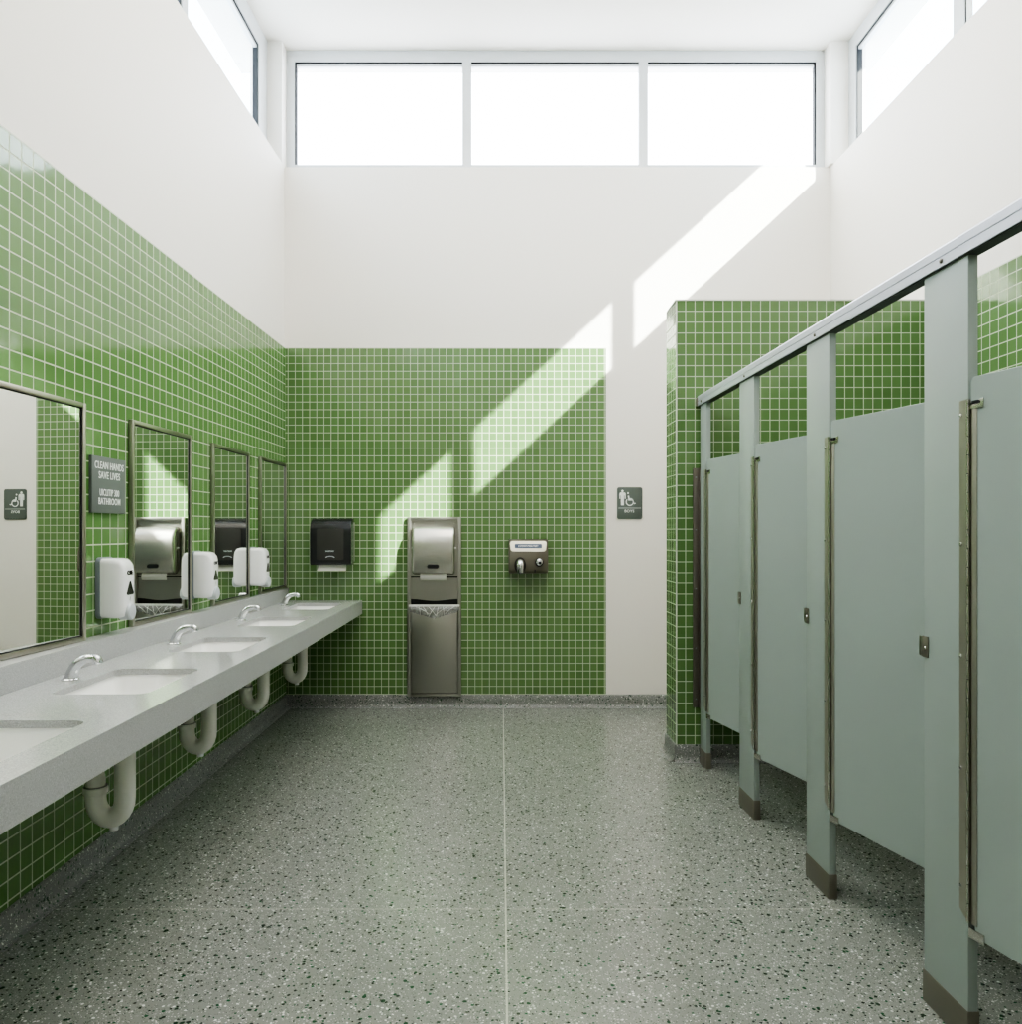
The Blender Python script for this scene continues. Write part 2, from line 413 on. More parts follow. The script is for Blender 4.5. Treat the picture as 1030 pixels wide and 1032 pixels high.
# ------------------------------------------------------------------ windows
nwin = [0]
def window(mat, x0, x1, z0, z1, y, fl, fr, ft, fb, gap_lines=('t',), glass='glass', d=.05):
    """opening x0..x1; bars of width fl, fr, ft, fb; y is the face of the frame"""
    nwin[0] += 1
    bm = new_bm()
    box(bm, x0, x0+fl, y, y+d, z0, z1); box(bm, x1-fr, x1, y, y+d, z0, z1)
    box(bm, x0+fl, x1-fr, y, y+d, z1-ft, z1); box(bm, x0+fl, x1-fr, y, y+d, z0, z0+fb)
    # thin black bars paint the shadow gap around the pane
    bd = .012
    X0, X1, Z0, Z1 = x0+fl, x1-fr, z0+fb, z1-ft
    w = struct('window_%d' % nwin[0], bm, M['alu'], mat, smooth=False)
    bm = new_bm()
    if 't' in gap_lines: box(bm, X0, X1, y+.008, y+d-.004, Z1-bd, Z1)
    if 'l' in gap_lines: box(bm, X0, X0+bd, y+.008, y+d-.004, Z0, Z1)
    if 'r' in gap_lines: box(bm, X1-bd, X1, y+.008, y+d-.004, Z0, Z1)
    struct('gap_shade_seal', bm, M['gap_shade_seal'], parent=w, smooth=False)
    bm = new_bm(); box(bm, X0, X1, y+d*.55, y+d*.55+.006, Z0, Z1)
    struct('window_pane', bm, M[glass], parent=w, smooth=False)
    bm = new_bm(); q = .018
    yy = y+.014
    box(bm, X0, X1, yy, y+d-.006, Z1-bd-q, Z1-bd); box(bm, X0, X1, yy, y+d-.006, Z0, Z0+.006)
    struct('glazing_bead', bm, M['alu'], parent=w, smooth=False)
    return w
WZ0, WZ1 = SILL, CEIL
window(BW, -1.761, -.345, WZ0, WZ1, .06, .07, .035, .087, .042, ('t', 'l'))
window(BW, -.345, 1.0355, WZ0, WZ1, .06, .035, .035, .087, .042, ('t',))
window(BW, 1.0355, 2.455, WZ0, WZ1, .06, .035, .07, .087, .042, ('t', 'r'))
# corner posts
bm = new_bm(); box(bm, -2.0, -1.757, YB-.063, YB+.2, SILL, CEIL); struct('trim_1', bm, M['wall'], smooth=False)
bm = new_bm(); box(bm, 2.451, 2.72, YB-.063, YB+.2, SILL, CEIL); struct('trim_2', bm, M['wall'], smooth=False)
# left side: windows all the way along (local x is negative towards the viewer)
le = [(-.06, -1.60), (-1.60, -3.1), (-3.1, -4.6), (-4.6, -6.1), (-6.1, -7.7)]
for i, (a, b) in enumerate(le):
    window(LW, b, a, WZ0, WZ1, .12, .04, .20 if i == 0 else .04, .14, .05, ('t', 'r'), 'glass_side')
# right side: windows down to a solid pier
rm = lambda Y: (YB-Y)
re = [(.06, rm(4.765), .13, .065), (rm(4.765), rm(3.67), .045, .06), (rm(3.67), rm(3.03), .06, .06)]
for i, (a, b, l, r) in enumerate(re):
    window(RW, a, b, WZ0, WZ1, .12, l, r, .11, .05, ('t', 'l'), 'glass_side')
bm = new_bm(); box(bm, rm(3.03), LEN, .008, .2, SILL, CEIL); struct('wall_right_upper', bm, M['wall'], RW, smooth=False)

# ------------------------------------------------------------------ lavatory counter
CT = .828
def fx(Y): return -1.152 + (Y-YB)*KC            # counter front edge
def lx(Y): return -1.742 + (Y-YB)*KLOW          # lower wall face
CY0 = 1.0
counter = thing('lavatory_counter', 'long speckled grey stone counter with backsplash along the left green tiled wall', 'counter', frame(-1.45, 3.7, 0, 0))
inv = counter.matrix_world.inverted()
T0 = Matrix.Translation((1.45, -3.7, 0))
SINKS = [2.07, 2.94, 3.88, 4.857, 5.81]
SW, SL = .325, .50
def sinkpos(Y): return fx(Y)-.108-SW/2
bm = new_bm()
prism(bm, [(lx(YB)+.001, YB-.001), (lx(CY0)+.001, CY0), (fx(CY0), CY0), (fx(YB), YB-.001)], CT-.022, CT, 'z')
slab = obj('slab', bm, M['counter'], smooth=False)
cut = new_bm()
for Y in SINKS:
    c = frame(sinkpos(Y), Y, math.atan(-KC))
    L0 = [c @ Vector((p[0], p[1], CT-.1)) for p in rrect(SW, SL, .045, seg=6)]
    L1 = [Vector((p.x, p.y, CT+.1)) for p in L0]
    loft(cut, [L0, L1])
cutter = obj('cutter_tmp', cut, M['counter'], smooth=False)
md = slab.modifiers.new('b', 'BOOLEAN'); md.object = cutter; md.operation = 'DIFFERENCE'; md.solver = 'EXACT'
dg = bpy.context.evaluated_depsgraph_get(); dg.update()
me = bpy.data.meshes.new_from_object(slab.evaluated_get(dg))
slab.modifiers.clear(); slab.data = me; me.transform(T0)
me.materials.clear(); me.materials.append(M['counter']); me.materials.append(M['counter_shaded'])
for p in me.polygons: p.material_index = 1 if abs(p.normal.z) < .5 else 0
bpy.data.objects.remove(cutter)
slab.parent = counter
bm = new_bm()   # apron
prism(bm, [(fx(CY0)-.03, CY0), (fx(CY0), CY0), (fx(YB), YB-.001), (fx(YB)-.03, YB-.001)], CT-.105, CT-.0221, 'z')
bmesh.ops.transform(bm, matrix=T0, verts=bm.verts)
obj('apron', bm, M['counter_shaded'], counter, smooth=False)
bm = new_bm()   # backsplash filling back to the wall
prism(bm, [(-1.748+(YB-YB), YB), (-1.748-KL*(YB-CY0), CY0), (lx(CY0)+.02, CY0), (lx(YB)+.02, YB)], CT+.0005, .922, 'z')
bmesh.ops.transform(bm, matrix=T0, verts=bm.verts)
obj('backsplash', bm, M['counter_shaded'], counter, smooth=False)

# sinks
def make_sink():
    t = thing('undermount_sink', '', 'sink', frame(0, 0, 0, CT))
    bm = new_bm()
    def L(w, l, r, z): return [(p[0], p[1], z) for p in rrect(w, l, r, seg=6)]
    loops = [L(SW+.05, SL+.05, .06, -.0235), L(SW+.012, SL+.012, .048, -.0235), L(SW+.006, SL+.006, .047, -.034), L(SW-.02, SL-.03, .05, -.09),
             L(SW-.06, SL-.08, .06, -.135), L(SW-.13, SL-.2, .06, -.150), L(.05, .05, .024, -.156),
             L(.05, .05, .024, -.168), L(SW-.12, SL-.18, .06, -.163), L(SW-.04, SL-.05, .06, -.147), L(SW+.01, SL, .06, -.09), L(SW+.05, SL+.05, .06, -.04)]
    loft(bm, loops, False, False)
    R = bm.verts[:]; n = len(loops[0])
    for i in range(n):
        j = (i+1) % n
        bm.faces.new([R[i], R[j], R[(len(loops)-1)*n+j], R[(len(loops)-1)*n+i]])
    obj('basin', bm, M['porcelain'], t, angle=50)
    bm = new_bm(); cyl(bm, (0, 0, -.157), .024, .004, n=20); cyl(bm, (0, 0, -.185), .02, .027, n=20)
    obj('drain', bm, M['chrome'], t)
    return t
sl = ['white undermount sink nearest the viewer, cut off by the left edge of the photo',
      'white undermount sink below the wide mirror at left, second from the viewer',
      'white undermount sink in the middle of the counter, third from the viewer',
      'white undermount sink second from the back wall',
      'white undermount sink closest to the back wall, below the black towel dispenser']
s0 = make_sink()
for i, Y in enumerate(SINKS):
    s = s0 if i == 0 else copy_tree(s0)
    s.matrix_world = frame(sinkpos(Y), Y, math.atan(-KC), CT)
    s['label'] = sl[i]; s['group'] = 'undermount sinks in the counter'

# faucets
def make_faucet():
    t = thing('faucet', '', 'faucet', frame(0, 0, 0, CT))
    bm = new_bm()
    path = spline([(0, 0, .0), (.007, 0, .025), (.020, 0, .050), (.042, 0, .070), (.072, 0, .079), (.100, 0, .078)], 5)
    n = len(path)
    rad = [.024 - .011*(k/(n-1))**.8 for k in range(n)]
    tube(bm, path, rad, 24, squash=[1.0+.0*k for k in range(n)])
    obj('spout', bm, M['chrome'], t)
    bm = new_bm(); tube(bm, [(0, 0, 0), (0, 0, .004), (0, 0, .007)], [.031, .031, .027], 28); obj('base_ring', bm, M['chrome'], t)
    bm = new_bm(); tube(bm, [(.093, 0, .083), (.104, 0, .077), (.111, 0, .064), (.112, 0, .060)], [.0135, .0155, .0145, .012], 20); obj('aerator', bm, M['chrome'], t)
    bm = new_bm(); tube(bm, [(.088, 0, .084), (.089, 0, .091), (.0895, 0, .093)], [.009, .0095, .006], 16); obj('push_cap', bm, M['chrome'], t)
    return t
fl = ['chrome faucet behind the nearest sink, outside the left edge and seen in the wide mirror',
      'chrome faucet behind the second sink, largest faucet in view',
      'chrome faucet behind the middle sink, under the steel dispenser reflection',
      'chrome faucet behind the sink second from the back wall',
      'chrome faucet in the far corner, closest to the back wall']
f0 = make_faucet()
FY = [2.05, 2.95, 3.885, 4.89, 5.86]
for i, Y in enumerate(FY):
    f = f0 if i == 0 else copy_tree(f0)
    f.matrix_world = frame(lx(Y)+.10 if i else lx(Y)+.1, Y, math.atan(-KLOW)-.12, CT)
    f['label'] = fl[i]; f['group'] = 'chrome faucets on the counter'

# traps
def make_trap():
    t = thing('drain_trap', '', 'pipe', frame(0, 0, 0, .27))
    bm = new_bm()
    R = .036
    pts = [(0, 0, .40), (0, 0, .115)]
    for k in range(1, 13):
        a = PI*k/12; pts.append((-.053+.053*math.cos(a), 0, .11-.070*math.sin(a)))
    pts += [(-.106, 0, .15)]
    tube(bm, pts, [R]*2+[R*1.0]*12+[R], 22)
    obj('trap_bend', bm, M['pvc'], t)
    bm = new_bm()
    pts = [(-.106, 0, .151), (-.106, 0, .175)]
    for k in range(1, 9):
        a = PI/2*k/8; pts.append((-.106-.05*(1-math.cos(a)), 0, .175+.05*math.sin(a)))
    pts.append((-.30, 0, .225))
    tube(bm, pts, R*.93, 22); obj('outlet_elbow', bm, M['pvc'], t)
    bm = new_bm(); tube(bm, [(-.106, 0, .128), (-.106, 0, .131), (-.106, 0, .150), (-.106, 0, .153)], [R+.002, R+.006, R+.006, R+.002], 24); obj('slip_nut', bm, M['pvc'], t)
    bm = new_bm(); tube(bm, [(-.106, 0, .1535), (-.106, 0, .157)], [R+.003, R+.003], 24); obj('rubber_ring', bm, M['pvc_ring'], t)
    bm = new_bm(); tube(bm, [(-.04, 0, .016), (-.04, 0, -.004)], [.017, .015], 16); obj('cleanout_plug', bm, M['white_plastic'], t)
    return t
tl = ['white plastic drain trap under the sink second from the viewer, largest one in view',
      'white plastic drain trap under the middle sink',
      'white plastic drain trap under the sink second from the back wall',
      'small looking white plastic drain trap nearest the back wall']
t0 = make_trap()
for i, Y in enumerate(SINKS[1:]):
    t = t0 if i == 0 else copy_tree(t0)
    t.matrix_world = frame([-1.395, -1.44, -1.478, -1.49][i], Y, 0, [.292, .296, .286, .272][i])
    t['label'] = tl[i]; t['group'] = 'drain traps under the counter'

# ------------------------------------------------------------------ mirrors (on the left wall)
def lw(Y, out=0.0, z=0.0, rot=0.0):
    """frame on the left wall at depth Y, standing 'out' from the tiles"""
    X = -1.748 + (Y-YB)*KL
    return frame(X, Y, PI/2 - math.atan(KL), z) @ Matrix.Translation((0, -out, 0)) @ Matrix.Rotation(rot, 4, 'Z')
def make_mirror(name_label, Ya, Yb_, rot, zb=.924, zt=1.883):
    """rot turns the far edge away from the wall"""
    w = Yb_-Ya; h = zt-zb
    t = thing('wall_mirror', name_label, 'mirror', lw((Ya+Yb_)/2, .0, zb), 'steel framed mirrors above the counter')
    off = abs(math.tan(rot))*w/2
    R = Matrix.Translation((0, -off-.001, 0)) @ Matrix.Rotation(-rot, 4, 'Z')
    b = .02
    bm = new_bm()
    for (x0, x1, z0, z1) in ((-w/2, -w/2+b, 0, h), (w/2-b, w/2, 0, h)):
        box(bm, x0, x1, -.022, 0, z0, z1)
    for (z0, z1) in ((0, b), (h-b, h)):
        box(bm, -w/2+b, w/2-b, -.022, 0, z0, z1)
    obj('mirror_frame', bm, M['steel_frame'], t, bevel=.003, matrix=R)
    bm = new_bm(); box(bm, -w/2+b-.004, w/2-b+.004, -.012, -.006, b-.004, h-b+.004)
    obj('mirror_glass', bm, M['mirror'], t, smooth=False, matrix=R)
    bm = new_bm()
    g = .004
    for (x0, x1, z0, z1) in ((-w/2+b, -w/2+b+g, b, h-b), (w/2-b-g, w/2-b, b, h-b), (-w/2+b, w/2-b, b, b+g), (-w/2+b, w/2-b, h-b-g, h-b)):
        box(bm, x0, x1, -.016, -.011, z0, z1)
    obj('mirror_seal', bm, M['gap_shade_seal'], t, smooth=False, matrix=R)
    return t
make_mirror('wide steel framed mirror at the left edge, reflecting the white wall and restroom sign', 2.62, 3.295, math.radians(2.8))
make_mirror('steel framed mirror right of the clean hands sign, reflecting the steel towel unit', 3.759, 4.405, math.radians(1.5))
make_mirror('steel framed mirror reflecting the black towel dispenser, second from the back corner', 4.762, 5.402, 0.0)
make_mirror('narrow looking steel framed mirror in the back corner, showing only green tiles', 5.641, 6.262, 0.0)

# ------------------------------------------------------------------ soap dispensers
def make_soap():
    t = thing('soap_dispenser', '', 'soap dispenser', frame(0, 0, 0, 1))
    w, h, d = .124, .265, .122
    bm = new_bm(); prism(bm, rrect(w, h, .024, 0, h/2), 0, -.022, 'y'); obj('back_plate', bm, M['grey_plastic'], t, bevel=.004)
    bm = new_bm()
    secs = []
    for (y, ww_, z0, z1, r) in ((-.022, w-.006, .004, h-.004, .022), (-.075, w-.006, .002, h-.004, .024), (-.100, w-.010, .004, h-.010, .026), (-.114, w-.022, .010, h-.026, .028), (-.120, w-.040, .020, h-.050, .03), (-.122, w-.07, .035, h-.09, .022)):
        secs.append([(p[0], y, p[1]) for p in rrect(ww_, z1-z0, r, 0, (z0+z1)/2, 6)])
    loft(bm, secs); obj('cover', bm, M['white_plastic'], t, angle=50)
    # triangular level window
    bm = new_bm()
    tri = []
    for k, (cx, cz) in enumerate(((0, .152), (-.023, .108), (.023, .108))):
        a0 = (PI/6, PI*5/6, -PI/2)[k]
        for q in range(5):
            a = a0 + q*(PI*2/3)/4
            tri.append((cx+.007*math.cos(a), cz+.007*math.sin(a)))
    prism(bm, tri, -.119, -.1238, 'y'); obj('level_window', bm, M['smoke'], t)
    bm = new_bm()
    tube(bm, [(0, -.085, .028), (0, -.129, .028), (0, -.134, .028)], [.036, .036, .031], 30); obj('push_button', bm, M['button'], t)
    text_obj('lettering', 'C:RE', .024, M['dark'], t, (0, -.1222, .198), 1.0, .0012, .0006)
    bm = new_bm(); prism(bm, [(-.004, .078), (.001, .090), (.006, .094), (.002, .084), (-.001, .076)], -.121, -.1228, 'y'); obj('drop_mark', bm, M['print_dim'], t)
    return t
d0 = make_soap()
dl = ['white push button soap dispenser below the clean hands sign, nearest of three',
      'white push button soap dispenser between the second and third mirrors, middle of three',
      'white push button soap dispenser next to the back corner mirror, farthest of three']
for i, (Y, z) in enumerate(((3.525, .990), (4.525, .992), (5.465, .995))):
    d = d0 if i == 0 else copy_tree(d0)
    d.matrix_world = lw(Y, 0, z)
    d['label'] = dl[i]; d['group'] = 'white soap dispensers between the mirrors'

# ------------------------------------------------------------------ signs
t = thing('wall_sign', 'grey rectangular clean hands sign on the left tiled wall above a soap dispenser', 'sign', lw(3.565, 0, 1.445))
bm = new_bm(); box(bm, -.150, .142, -.014, 0, 0, .242); obj('sign_board', bm, M['sign2'], t, bevel=.002)
for s, z, sz, sx in (('CLEAN HANDS', .203, .046, .82), ('SAVE LIVES', .161, .046, .85), ('UICLITIP 300', .087, .043, .72), ('BATHROOM', .049, .043, .82)):
    text_obj('lettering', s, sz*.95, M['print'], t, (-.003, -.0146, z), sx, .0006, .0003, 1.05)

t = thing('restroom_sign', 'small dark green restroom sign with man and wheelchair symbols on the white wall strip', 'sign', BW @ Matrix.Translation((.920, .008, 1.458)))
bm = new_bm(); prism(bm, rrect(.196, .246, .016, 0, .123), 0, -.008, 'y'); obj('sign_board', bm, M['sign'], t, bevel=.0015)
def flat(name, polys, mat, y=-.0085, d=.001):
    bm = new_bm()
    for p in polys: prism(bm, p, y+.0004, y-d, 'y')
    return obj(name, bm, mat, t, smooth=False)
px = lambda x, z: ((x-475)*.196/515, .246-(z-235)*.246/650)     # from the close-up of the sign
man = [[px(a, b) for a, b in ((270,350),(290,340),(360,340),(385,350),(392,380),(392,470),(372,475),(368,400),(358,400),(356,605),(296,605),(293,400),(285,400),(284,475),(266,470),(264,380))]]
man.append([(px(326,312)[0]+.0095*math.cos(k*PI/8), px(326,312)[1]+.0095*math.sin(k*PI/8)) for k in range(16)])
flat('man_symbol', man, M['print'])
wc = []
hx, hz = px(440, 355); wc.append([(hx+.0072*math.cos(k*PI/8), hz+.0072*math.sin(k*PI/8)) for k in range(16)])
wc.append([px(a, b) for a, b in ((432,410),(462,405),(470,455),(510,462),(512,480),(538,487),(570,560),(595,555),(600,572),(560,584),(525,508),(448,508))])
cx, cz = px(475, 535); r0, r1 = .0235, .0310
for k in range(-28, 10):
    a = math.radians(k*8+0); b_ = math.radians(k*8+8.2)
    wc.append([(cx+r0*math.cos(a), cz+r0*math.sin(a)), (cx+r1*math.cos(a), cz+r1*math.sin(a)), (cx+r1*math.cos(b_), cz+r1*math.sin(b_)), (cx+r0*math.cos(b_), cz+r0*math.sin(b_))])
flat('wheelchair_symbol', wc, M['print'], -.0083)
flat('divider_bar', [[px(245,645), px(705,645), px(705,675), px(245,675)]], M['print_dim'])
text_obj('lettering', 'BOYS', .030, M['print'], t, (px(466, 722)[0], -.0086, px(466, 724)[1]), 1.05, .0006, .0003)

# ------------------------------------------------------------------ black paper towel dispenser on the back wall
s = frame(-1.352, YB, 0, 1.112)
t = thing('towel_dispenser', 'black smoked plastic paper towel dispenser on the back wall left of the steel unit', 'towel dispenser', s)
w, h, d = .308, .350, .215
def prof(y0, y1, ztop, r, zb=0.0):
    pts = [(y0, zb), (y1+.012, zb), (y1, zb+.03)]
    for k in range(9):
        a = PI/2*k/8
        pts.append((y1+r*(1-math.cos(a)), ztop-r+r*math.sin(a)))
    pts.append((y0, ztop)); return pts
bm = new_bm(); prism(bm, prof(0, -.10, h-.03, .03, .02), -w/2+.012, w/2-.012, 'x'); obj('back_housing', bm, M['beige'], t, bevel=.004)
bm = new_bm(); prism(bm, prof(-.085, -d, h, .10), -w/2, w/2, 'x'); obj('cover', bm, [M['black']], t, bevel=.008, seg=3)
bm = new_bm(); prism(bm, rrect(.205, .235, .012, .0, .155), -d-.0022, -d+.004, 'y'); obj('window_panel', bm, M['smoke'], t, bevel=.002)
bm = new_bm(); prism(bm, [(-.10, .02), (-.19, .02), (-.2, .2), (-.16, .30), (-.10, .32)], w/2-.001, w/2+.0015, 'x'); obj('side_panel', bm, M['smoke_side'], t)
bm = new_bm()
L0 = []
for k in range(8):
    yy = -.185+.01*math.sin(k*.5); L0.append((yy-.002*k, .012-.008*k))
top = [(-.105+.012, y, z) for y, z in L0]
R = [[bm.verts.new((x, y, z)) for x in (-.098-.004*(k/7), -.03, .04, .115-.0*k)] for k, (y, z) in enumerate(L0)]
for a, b in zip(R, R[1:]):
    for i in range(3): bm.faces.new([a[i], a[i+1], b[i+1], b[i]])
bmesh.ops.solidify(bm, geom=bm.faces[:], thickness=.003)
obj('paper_towel', bm, M['paper'], t)
bm = new_bm()
for k in range(9):
    a = math.radians(30+k*15)
    bm_x = .035*math.cos(a)*-1
    box(bm, bm_x-.0035, bm_x+.0035, -d-.004, -d-.0015, .052+.016*math.sin(a)-.005, .052+.016*math.sin(a)+.002)
obj('embossed_mark', bm, M['button'], t)
text_obj('lettering', 'SANITARY', .014, M['button'], t, (-.002, -d-.0026, .104), 1.0, .0006, .0006)

# ------------------------------------------------------------------ steel towel and waste unit
t = thing('towel_waste_unit', 'tall stainless steel towel dispenser and waste bin unit recessed in the back wall', 'waste bin', frame(-.592, YB, 0, .090))
W, H = .414, 1.381
bm = new_bm()
b = .026
box(bm, -W/2, -W/2+b, -.034, 0, 0, H); box(bm, W/2-b, W/2, -.034, 0, 0, H)
box(bm, -W/2+b, W/2-b, -.034, 0, H-b, H); box(bm, -W/2+b, W/2-b, -.034, 0, 0, .022)
obj('outer_frame', bm, M['steel'], t, bevel=.003)
bm = new_bm(); box(bm, -W/2+b, W/2-b, -.010, -.001, .73, H-b); obj('back_panel', bm, M['steel'], t, smooth=False)
bm = new_bm(); box(bm, -W/2+b, W/2-b, -.014, -.0101, .913, .923); obj('panel_seam', bm, M['dark'], t, smooth=False)
bm = new_bm()   # flat dark sheet painting the shade inside the waste slot, upper edge waved
n = 24; up = [(-W/2+b + (W-2*b)*k/n, .748-.010*(1-math.cos(2*PI*k/n))*.7) for k in range(n+1)]
prism(bm, up + [(W/2-b, .67), (-W/2+b, .67)], -.0125, -.0102, 'y'); obj('waste_opening_shade', bm, M['dark'], t, smooth=False)
bm = new_bm(); prism(bm, [(-W/2+b+.003, .026), (W/2-b-.003, .026), (W/2-b-.003, .695), (-W/2+b+.003, .695)], -.030, -.001, 'y')
obj('bin_door', bm, M['steel'], t, bevel=.003)
# towel cabinet
dw = .322
bm = new_bm()
z0, z1 = .940, 1.312
pr = [(-.011, z0+.03), (-.05, z0+.0), (-.115, z0+.012), (-.126, z0+.04)]
for k in range(11):
    a = PI/2*k/10; pr.append((-.128+.085*(1-math.cos(a)), z1-.15+.15*math.sin(a)))
pr.append((-.011, z1))
prism(bm, pr, -dw/2, dw/2, 'x'); cab = obj('towel_cabinet', bm, M['steel_light'], t, bevel=.02, seg=4)
bm = new_bm(); prism(bm, rrect(.088, .030, .0145, 0, z0+.067), -.128, -.1315, 'y'); obj('sensor_window', bm, M['black'], cab)
text_obj('lettering', 'TOWELS', .011, M['sign2'], cab, (0, -.1295, z0+.10), 1.2, .0012, .0004)
for sx in (-1, 1):
    bm = new_bm(); cyl(bm, (sx*(dw/2+.004)-.006, -.05, z1-.165), .006, .012, 'x', 14); obj('key_lock', bm, M['print'], cab)
for sx in (-1, 1):
    bm = new_bm(); cyl(bm, (sx*.155, -.0125, H-.047), .004, .003, 'y', 12); obj('screw', bm, M['chrome'], t)
bm = new_bm()
nx, nz = 8, 6
R = [[bm.verts.new((-.10+.20*i/nx, -.098-.012*math.sin(k*.55)+.0015*math.sin(i*1.3), z0+.016-.012*k)) for i in range(nx+1)] for k in range(nz)]
for a, b2 in zip(R, R[1:]):
    for i in range(nx): bm.faces.new([a[i], a[i+1], b2[i+1], b2[i]])
bmesh.ops.solidify(bm, geom=bm.faces[:], thickness=.003)
obj('paper_towel', bm, M['paper'], t)
# clear liner folded over the bin lip
liner = thing('bin_liner', 'clear crumpled plastic liner folded over the lip of the steel waste bin', 'bag', frame(-.592, YB, 0, .742))
bm = new_bm(); nx, nz = 60, 12; rr = random.Random(3)
R = []
zo = .67
for k in range(nz+1):
    row = []
    for i in range(nx+1):
        u = i/nx*2-1; v = k/nz
        dep = .050+.052*(1-abs(u))**1.0
        z = .720 - zo - v*dep + .003*rr.uniform(-1, 1)*(v > .1)
        y = -.036 - .020*math.sin(PI*min(1, v*1.1)) - .006*math.sin(u*23+v*7)*v - rr.uniform(0, .005)
        row.append(bm.verts.new((u*(.192-.008*v), y, z)))
    R.append(row)
for a, b2 in zip(R, R[1:]):
    for i in range(nx): bm.faces.new([a[i], a[i+1], b2[i+1], b2[i]])
bmesh.ops.solidify(bm, geom=bm.faces[:], thickness=.0008)
obj('bag_cuff', bm, M['bag'], liner)
bm = new_bm()
box(bm, -.196, .196, -.050, -.036, .040, .056)
obj('bag_rim', bm, M['bag2'], liner, bevel=.003)
bm = new_bm()
for k in range(11):
    u = -1+k*.2+rr.uniform(-.07, .07); a = (u*.185, -.060, .046-.004*(k % 2)); e = .040+.050*(1-abs(u*.6))
    q = (u*.10+.05*math.sin(k*2.1), -.063, .046-e*.92)
    if abs(u) < .97:
        tube(bm, spline([a, ((a[0]+q[0])/2, -.066, (a[2]+q[2])/2+.006), q], 4), [.0016]*9, 6)
obj('bag_creases', bm, M['bag2'], liner)

# ------------------------------------------------------------------ hand dryer
t = thing('hand_dryer', 'bronze hand dryer with cream top panel on the green back wall', 'hand dryer', frame(.131, YB, 0, 1.045))
w, h, d = .300, .258, .15
bm = new_bm()
pr = [(0, 0), (-d+.02, 0), (-d, .02), (-d+.004, .155), (-d+.05, h-.006), (-d+.07, h), (0, h)]
prism(bm, pr, -w/2, w/2, 'x'); obj('housing', bm, M['dryer'], t, bevel=.012, seg=3)
def slope(x, z, lift=0):    # point on the sloping upper front
    k = (z-.158)/(h-.01-.158); return (x, -d+.004+k*.046-lift, z)
bm = new_bm()
pl = rrect(.282, .080, .022, 0, .206)
pl = [(x*(.96 if z < .2 else 1), z) for x, z in pl]
loft(bm, [[slope(x, z, .001) for x, z in pl], [slope(x*.99, z, .006) for x, z in pl]]); obj('top_panel', bm, M['cream'], t, bevel=.0015)
bm = new_bm(); pl = rrect(.205, .031, .006, 0, .208)
loft(bm, [[slope(x, z, .005) for x, z in pl], [slope(x, z, .0078) for x, z in pl]]); lab = obj('label_strip', bm, M['blue'], t, smooth=False)
to = text_obj('lettering', '# STEINETE PARKSTREET', .0145, M['print'], lab, (0, 0, 0), .95, .0004, .0001)
tl_ = math.atan2(.046, h-.01-.158)
to.matrix_local = Matrix.Translation(slope(0, .208, .0090)) @ Matrix.Rotation(-tl_, 4, 'X')
bm = new_bm(); prism(bm, circle(.044, -.062, .062, 28, ry=.062), -d+.001, -d-.0025, 'y'); nz_ = obj('nozzle_recess_shade', bm, M['dark'], t)  # flat dark disc painting the shade of the nozzle recess
bm = new_bm(); tube(bm, spline([(-.062, -d+.005, .085), (-.062, -d-.035, .082), (-.062, -d-.05, .066), (-.062, -d-.052, .035), (-.060, -d-.050, .010)], 5), [.030]*10+[.030, .029, .029, .028, .028, .027, .026, .026, .025, .025, .025], 24); obj('nozzle', bm, M['chrome'], t)
bm = new_bm(); tube(bm, [(.082, -d+.005, .085), (.082, -d-.006, .085)], [.034, .032], 26); obj('button_ring', bm, M['dark'], t)
bm = new_bm(); tube(bm, [(.082, -d-.004, .088), (.082, -d-.020, .088), (.082, -d-.026, .088)], [.027, .025, .016], 26); bt = obj('push_button', bm, M['chrome'], t)
bm = new_bm(); tube(bm, [(.087, -d-.022, .082), (.087, -d-.030, .081)], [.012, .011], 16); obj('button_cap', bm, M['black'], bt)
bm = new_bm(); box(bm, .045, .055, -d-.003, -d+.004, .008, .030); obj('key_slot', bm, M['dark'], t)

# ------------------------------------------------------------------ toilet stalls
SF = frame(1.112, WY0, math.atan2(-1, -KS))      # local x runs along the stall fronts towards the viewer, -y into the room
def sf(x, y=0, z=0): return SF @ Matrix.Translation((x, y, z))
PZ = 2.105      # top of pilasters
TH = .028
# pilasters
pil = [(.041, .165), (.766, .982), (1.601, 1.811), (2.458, 2.672), (3.29, 3.50)]
pl_l = ['narrow grey green pilaster standing against the tiled wing wall, farthest from the viewer',
        'grey green stall pilaster between the first and second doors from the wing wall',
        'grey green stall pilaster between the second and third doors from the wing wall',
        'wide looking grey green stall pilaster closest to the viewer in the photo',
        'grey green stall pilaster beyond the right edge of the photo']
for i, (a, b) in enumerate(pil):
    w = b-a
    t = thing('stall_pilaster', pl_l[i], 'pilaster', sf((a+b)/2), 'stall front pilasters')
    bm = new_bm(); box(bm, -w/2, w/2, 0, TH, .012, PZ); obj('panel', bm, M['stall'], t, bevel=.003)
    bm = new_bm(); box(bm, -w/2-.0025, w/2+.0025, -.0025, TH+.0025, 0, .092); obj('shoe', bm, M['steel_dark'], t, bevel=.002)
